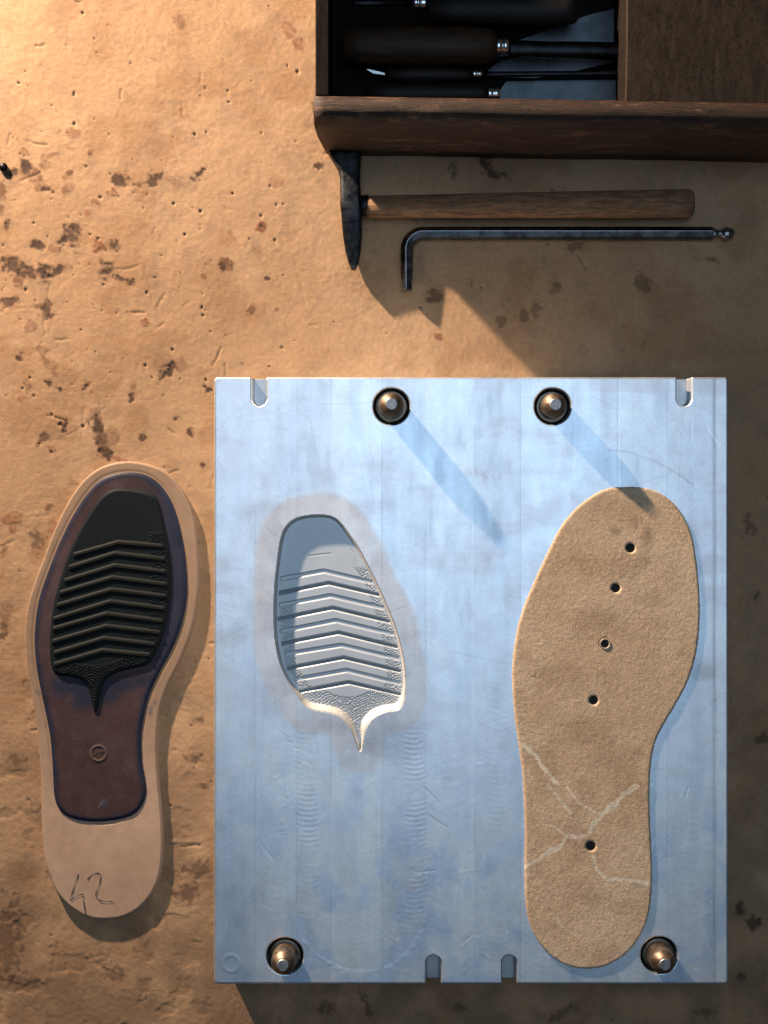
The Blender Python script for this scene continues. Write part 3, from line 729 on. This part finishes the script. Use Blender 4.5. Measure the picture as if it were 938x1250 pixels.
# front board: cross section swept along x, slight rotation
def front_board():
    V = []; F = []
    N = 60
    for i in range(N + 1):
        t = i / N
        px = 383 + (1150 - 383) * t
        sk = (px - 383) * .016                    # slight skew of the whole board
        wob = 1.0 * math.sin(px * .021) + .5 * math.sin(px * .07 + 1)
        ex = max(0, 1 - (px - 383) / 5)           # rounded left end
        y_out = 148 + sk + wob * .5 ; y_in = 116.5 + sk * .9
        sec = []
        # y in image px (at rim height), z in u  (outer bottom ... over the top ... inner bottom)
        sec += [(y_out - ex * 3, 1.0), (y_out + 1.0, 30), (y_out + 1.5, 90), (y_out + .5, 128), (y_out - 2.5, 137), (y_out - 8, 142.5), (y_out - 16, HB), (y_in + 3, HB + .2), (y_in, HB - 2.5), (y_in, 4)]
        for (yy_, zz_) in sec:
            xx = px
            if i == 0: xx = px + (8 if zz_ < 60 else 2 if zz_ < 120 else 0)
            V.append(W(xx, yy_, HB, zz_))
    n = 10
    for i in range(N):
        for k in range(n):
            F.append((i * n + k, i * n + (k + 1) % n, (i + 1) * n + (k + 1) % n, (i + 1) * n + k))
    F.append(tuple(range(n))); F.append(tuple(N * n + k for k in range(n)))
    return V, F
V, F = front_board()
fb = obj('front_board', V, F, M_RIM, box, smooth=False)
for p in fb.data.polygons: p.use_smooth = True
fb.data.polygons[-1].use_smooth = False; fb.data.polygons[-2].use_smooth = False
def prism(poly, h, z0, z1):
    n = len(poly)
    V = [W(x, y, h, z0) for x, y in poly] + [W(x, y, h, z1) for x, y in poly]
    F = [tuple(range(n))[::-1], tuple(range(n, 2 * n))] + [(i, (i + 1) % n, n + (i + 1) % n, n + i) for i in range(n)]
    return V, F
V, F = prism([(385, -260), (402, -260), (402, 116), (385, 116)], HB, 1.2, HB - 3)
obj('side_board', V, F, M_BOXDARK, box, bevel=1.5)
V, F = prism([(1120, -260), (1138, -260), (1138, 126), (1120, 126)], HB, 1.2, HB - 3)
obj('side_board', V, F, M_BOXDARK, box, bevel=1.5)
V, F = prism([(385, -285), (1138, -285), (1138, -262), (385, -262)], HB, 1.2, HB - 1)
obj('back_board', V, F, M_BOXDARK, box, bevel=1.5)
V, F = prism([(403, -261), (1119, -261), (1119, 118), (403, 117)], HB, 1.4, 10)
obj('floor_board', V, F, M_FLOOR, box)
V, F = prism([(767.5, -261), (1119, -261), (1119, 127.5), (764.5, 126.5), (766, 60)], HB, HB - 9, HB - 1.5)
obj('lid_board', V, F, M_LID, box, bevel=1.0)
V, F = prism([(772, -255), (784, -255), (784, 112), (772, 112)], HB, 11, HB - 10)
obj('divider', V, F, M_BOXDARK, box)

# tools in the box -----------------------------------------
M_HANDLE_D = wood('dark_handle', (0.006, 0.005, 0.005), (0.016, 0.011, 0.009), 50, (1, 7, 7), .5, spec=.25)
M_HANDLE_B = wood('brown_handle', (0.016, 0.009, 0.005), (0.055, 0.028, 0.014), 50, (1, 7, 7), .5, spec=.25)
M_FERR = metal('nickel_ferrule', (0.55, 0.56, 0.58), (0.75, 0.76, 0.78), (.18, .3), 120)
M_BLADE = metal('tool_steel', (0.08, 0.095, 0.11), (0.16, 0.185, 0.21), (.45, .6), 60)
M_BLACKST = metal('blackened_steel', (0.014, 0.014, 0.016), (0.035, 0.035, 0.04), (.35, .5), 90)
def lathe_x(prof, py, h, seg=28, flat=1.0, slope=0.0):
    """prof: (px, r px) along x at view height h"""
    V = []; F = []
    s = (1 - h / CAM_H)
    x0_ = prof[0][0]
    for px, r in prof:
        for k in range(seg):
            a = 2 * math.pi * k / seg
            cx_, cy_, cz_ = W(px, py + (px - x0_) * slope, h)
            V.append((cx_, cy_ + r * s * U * math.cos(a), cz_ + r * s * U * flat * math.sin(a)))
    n = len(prof)
    for i in range(n - 1):
        for k in range(seg):
            F.append((i * seg + k, i * seg + (k + 1) % seg, (i + 1) * seg + (k + 1) % seg, (i + 1) * seg + k))
    F.append(tuple(range(seg))); F.append(tuple((n - 1) * seg + k for k in range(seg)))
    return V, F
def smooth_faces(o):
    for p in o.data.polygons: p.use_smooth = len(p.vertices) == 4
    return o
# 1 knife along the back edge (partly out of frame)
t = thing('knife', W(600, 8, 60, 10), 'black handled knife at the back of the open box, mostly cut off by the frame', 'knife', )
V, F = lathe_x([(522, 9), (524, 12), (560, 17), (620, 20), (690, 20), (703, 17), (706, 12)], 11, 60, flat=.7); smooth_faces(obj('handle', V, F, M_HANDLE_D, t))
V, F = lathe_x([(504, 6), (504.5, 7.5), (510, 7.5), (511, 6.6), (512, 7.5), (519, 7.8), (521, 7)], 3.5, 60, flat=.9); smooth_faces(obj('ferrule', V, F, M_FERR, t))
V, F = lathe_x([(430, 3), (432, 4), (504, 4.5)], 3.5, 60, flat=.7); smooth_faces(obj('blade', V, F, M_BLACKST, t))
# 2 paring knife with broad blade under
t = thing('chisel', W(600, 57, 55, 10), 'brown wooden handled chisel with black shank, second row from the back of the box', 'chisel')
V, F = lathe_x([(418, 8), (421, 16), (440, 22), (500, 24), (570, 23), (596, 21), (604, 17), (607, 13)], 56, 55, flat=.8); smooth_faces(obj('handle', V, F, M_HANDLE_B, t))
V, F = lathe_x([(606, 10.5), (607, 11), (612, 11), (613, 9.5), (614, 11), (620, 10.5), (621, 9)], 57, 55); smooth_faces(obj('ferrule', V, F, M_FERR, t))
V, F = lathe_x([(620, 9.5), (625, 10), (700, 8), (780, 9), (800, 9)], 58.5, 52, flat=.5, slope=.02); smooth_faces(obj('shank', V, F, M_BLACKST, t))
# 3 thin awl
t = thing('awl', W(560, 91, 50, 10), 'thin awl with slim black handle and small bright ferrule in the open box', 'awl')
V, F = lathe_x([(470, 4), (473, 8), (500, 10), (545, 10), (570, 8), (577, 6)], 92, 50); smooth_faces(obj('handle', V, F, M_HANDLE_D, t))
V, F = lathe_x([(577, 4.5), (578, 5), (582, 5), (583, 4), (584, 5), (589, 4.6)], 90.5, 50); smooth_faces(obj('ferrule', V, F, M_FERR, t))
V, F = lathe_x([(588, 4), (600, 3.6), (760, 3.2), (800, 2.5)], 91, 50, flat=.8, slope=-.01); smooth_faces(obj('shank', V, F, M_BLACKST, t))
V, F = prism([(446, 84), (452, 84.5), (472, 89.5), (472, 92.5), (455, 90)], 50, 47, 51); obj('butt_plate', V, F, M_FERR, t, bevel=.5)
# 4 flat file by the front board
t = thing('file', W(600, 114, 40, 10), 'flat steel file with black handle lying against the front board of the box', 'file')
V, F = lathe_x([(448, 6), (452, 12), (480, 14), (560, 14), (588, 12), (596, 10)], 115, 42); smooth_faces(obj('handle', V, F, M_HANDLE_D, t))
V, F = lathe_x([(595, 8), (596, 8.6), (601, 8.6), (602, 7.6), (603.5, 8.6), (609, 8), (610, 7)], 115, 42); smooth_faces(obj('ferrule', V, F, M_FERR, t))
V, F = prism([(609, 112), (618, 99), (820, 96), (820, 126), (618, 126), (609, 120)], 36, 33, 37); obj('blade', V, F, M_BLADE, t, bevel=.6)
# 5 and 6 broad blades lying below
t = thing('scraper', W(700, 40, 30, 10), 'broad grey steel scraper blade with slanted edge, under the tool handles at the back', 'scraper')
V, F = prism([(628, 50), (640, 46), (720, 17), (766, 6), (800, 2), (800, 52), (700, 50)], 26, 22, 24.5); obj('blade', V, F, M_BLADE, t, bevel=.5)
t = thing('skiving_knife', W(660, 78, 24, 10), 'flat grey skiving knife blade with an angled tip, below the chisel shank', 'knife')
V, F = prism([(596, 84), (612, 72), (640, 67), (720, 70), (755, 73), (700, 86), (655, 94), (600, 93)], 22, 15, 17.5); obj('blade', V, F, M_BLADE, t, bevel=.5)

# ================================================================= HAMMER
M_HEAD = metal('forged_iron', (0.01, 0.01, 0.012), (0.045, 0.047, 0.052), (.35, .6), 240, bump=.0002, metallic=.85)
M_ASH = wood('hammer_handle_wood', (0.15, 0.075, 0.038), (0.38, 0.215, 0.12), 70, (1, 7, 7), .6, spec=.15, pores=.6, bump=.0003)
ham = thing('hammer', W(560, 250, 0, 0), 'small hammer with black iron head and plain wooden handle, lying below the box', 'hammer')
# head: stations along y (image), each an oblong section
st = [(184, 401, 441, 4, 30), (188, 402, 441, 3, 31), (196, 407, 440.5, 3, 31), (204, 412, 440, 3, 31), (214, 415, 439.5, 3, 32), (232, 415.5, 440.5, 2, 35), (250, 415.5, 442, 2, 36), (266, 417, 442, 2, 34), (285, 418.5, 442, 3, 29), (305, 421.5, 440.5, 5, 24), (320, 425.5, 438, 6, 20), (329, 429, 434.5, 8, 18)]
V = []; F = []; n = 16
for (y, xa, xb, za, zb) in st:
    h = zb * .8
    for k in range(n):
        a = 2 * math.pi * (k + .5) / n
        ca, sa = math.cos(a), math.sin(a)
        e = .3
        cx_ = (xa + xb) / 2 + (xb - xa) / 2 * math.copysign(abs(ca) ** e, ca)
        zz = (za + zb) / 2 + (zb - za) / 2 * math.copysign(abs(sa) ** e, sa)
        V.append(W(cx_, y, h, zz))
for i in range(len(st) - 1):
    for k in range(n): F.append((i * n + k, i * n + (k + 1) % n, (i + 1) * n + (k + 1) % n, (i + 1) * n + k))
F.append(tuple(range(n))); F.append(tuple((len(st) - 1) * n + k for k in range(n)))
smooth_faces(obj('head', V, F, M_HEAD, ham))
V, F = lathe_x([(436, 12), (446, 13), (450, 13)], 251, 20, flat=.8); smooth_faces(obj('collar', V, F, M_BLACKST, ham))
V, F = lathe_x([(447, 11), (449, 13.5), (470, 13.5), (520, 14.2), (600, 15.2), (700, 16.2), (800, 17.2), (838, 17.6), (843.5, 16.5), (846, 14)], 252.5, 20, seg=40, flat=.82, slope=-.010)
smooth_faces(obj('handle', V, F, M_ASH, ham))

# ================================================================= HEX KEY
M_HEX = metal('dark_chrome', (0.12, 0.12, 0.125), (0.19, 0.19, 0.195), (.22, .34), 120)
hexk = thing('hex_key', W(690, 285, 0, 0), 'long dark steel hex key with bent short arm and ball end, below the hammer', 'hex key')
path = [(497, 354.5), (497, 312)]
for k in range(0, 10):
    a = math.pi + k / 9 * math.pi / 2
    path.append((517 + 20 * math.cos(a), 305 + 20.0 * math.sin(a)))
path += [(560, 284.9), (870, 285)]
V = []; F = []; R = 8.4; hz = 8
for i, p in enumerate(path):
    a = path[max(i - 1, 0)]; c = path[min(i + 1, len(path) - 1)]
    dx, dy = c[0] - a[0], c[1] - a[1]; L = math.hypot(dx, dy)
    nx, ny = -dy / L, dx / L
    for k in range(6):
        an = math.pi / 3 * k - .3
        rr_ = R * (.82 if i == 0 else 1)
        V.append(W(p[0] + nx * rr_ * math.cos(an), p[1] + ny * rr_ * math.cos(an), hz, hz + .3 + rr_ * math.sin(an)))
for i in range(len(path) - 1):
    for k in range(6): F.append((i * 6 + k, i * 6 + (k + 1) % 6, (i + 1) * 6 + (k + 1) % 6, (i + 1) * 6 + k))
F.append(tuple(range(6))); F.append(tuple((len(path) - 1) * 6 + k for k in range(6)))
obj('shaft', V, F, M_HEX, hexk, bevel=.9)
V, F = lathe_x([(869, 7), (872, 7), (877, 5), (880, 5), (884, 7.4), (888, 8), (892, 7.2), (896, 4.5)], 285, 8, seg=12)
M_HEXB = metal('bright_steel', (0.35, 0.36, 0.38), (0.5, 0.51, 0.53), (.2, .3), 120)
obj('ball_end', V, F, M_HEXB, hexk, bevel=.2)

# ================================================================= NAIL
nail = thing('nail', W(3, 203, 0, 0), 'dark round nail head standing in the bench at the left edge', 'nail')
c = W(3, 203, 6)
V, F = lathe([(1.5, -6), (1.5, .5), (5.2, 1), (5.4, 2), (4.6, 3.6), (2.4, 4.6), (.8, 5)], c, 24)
smooth_faces(obj('nail_head', V, F, M_BLACKST, nail))
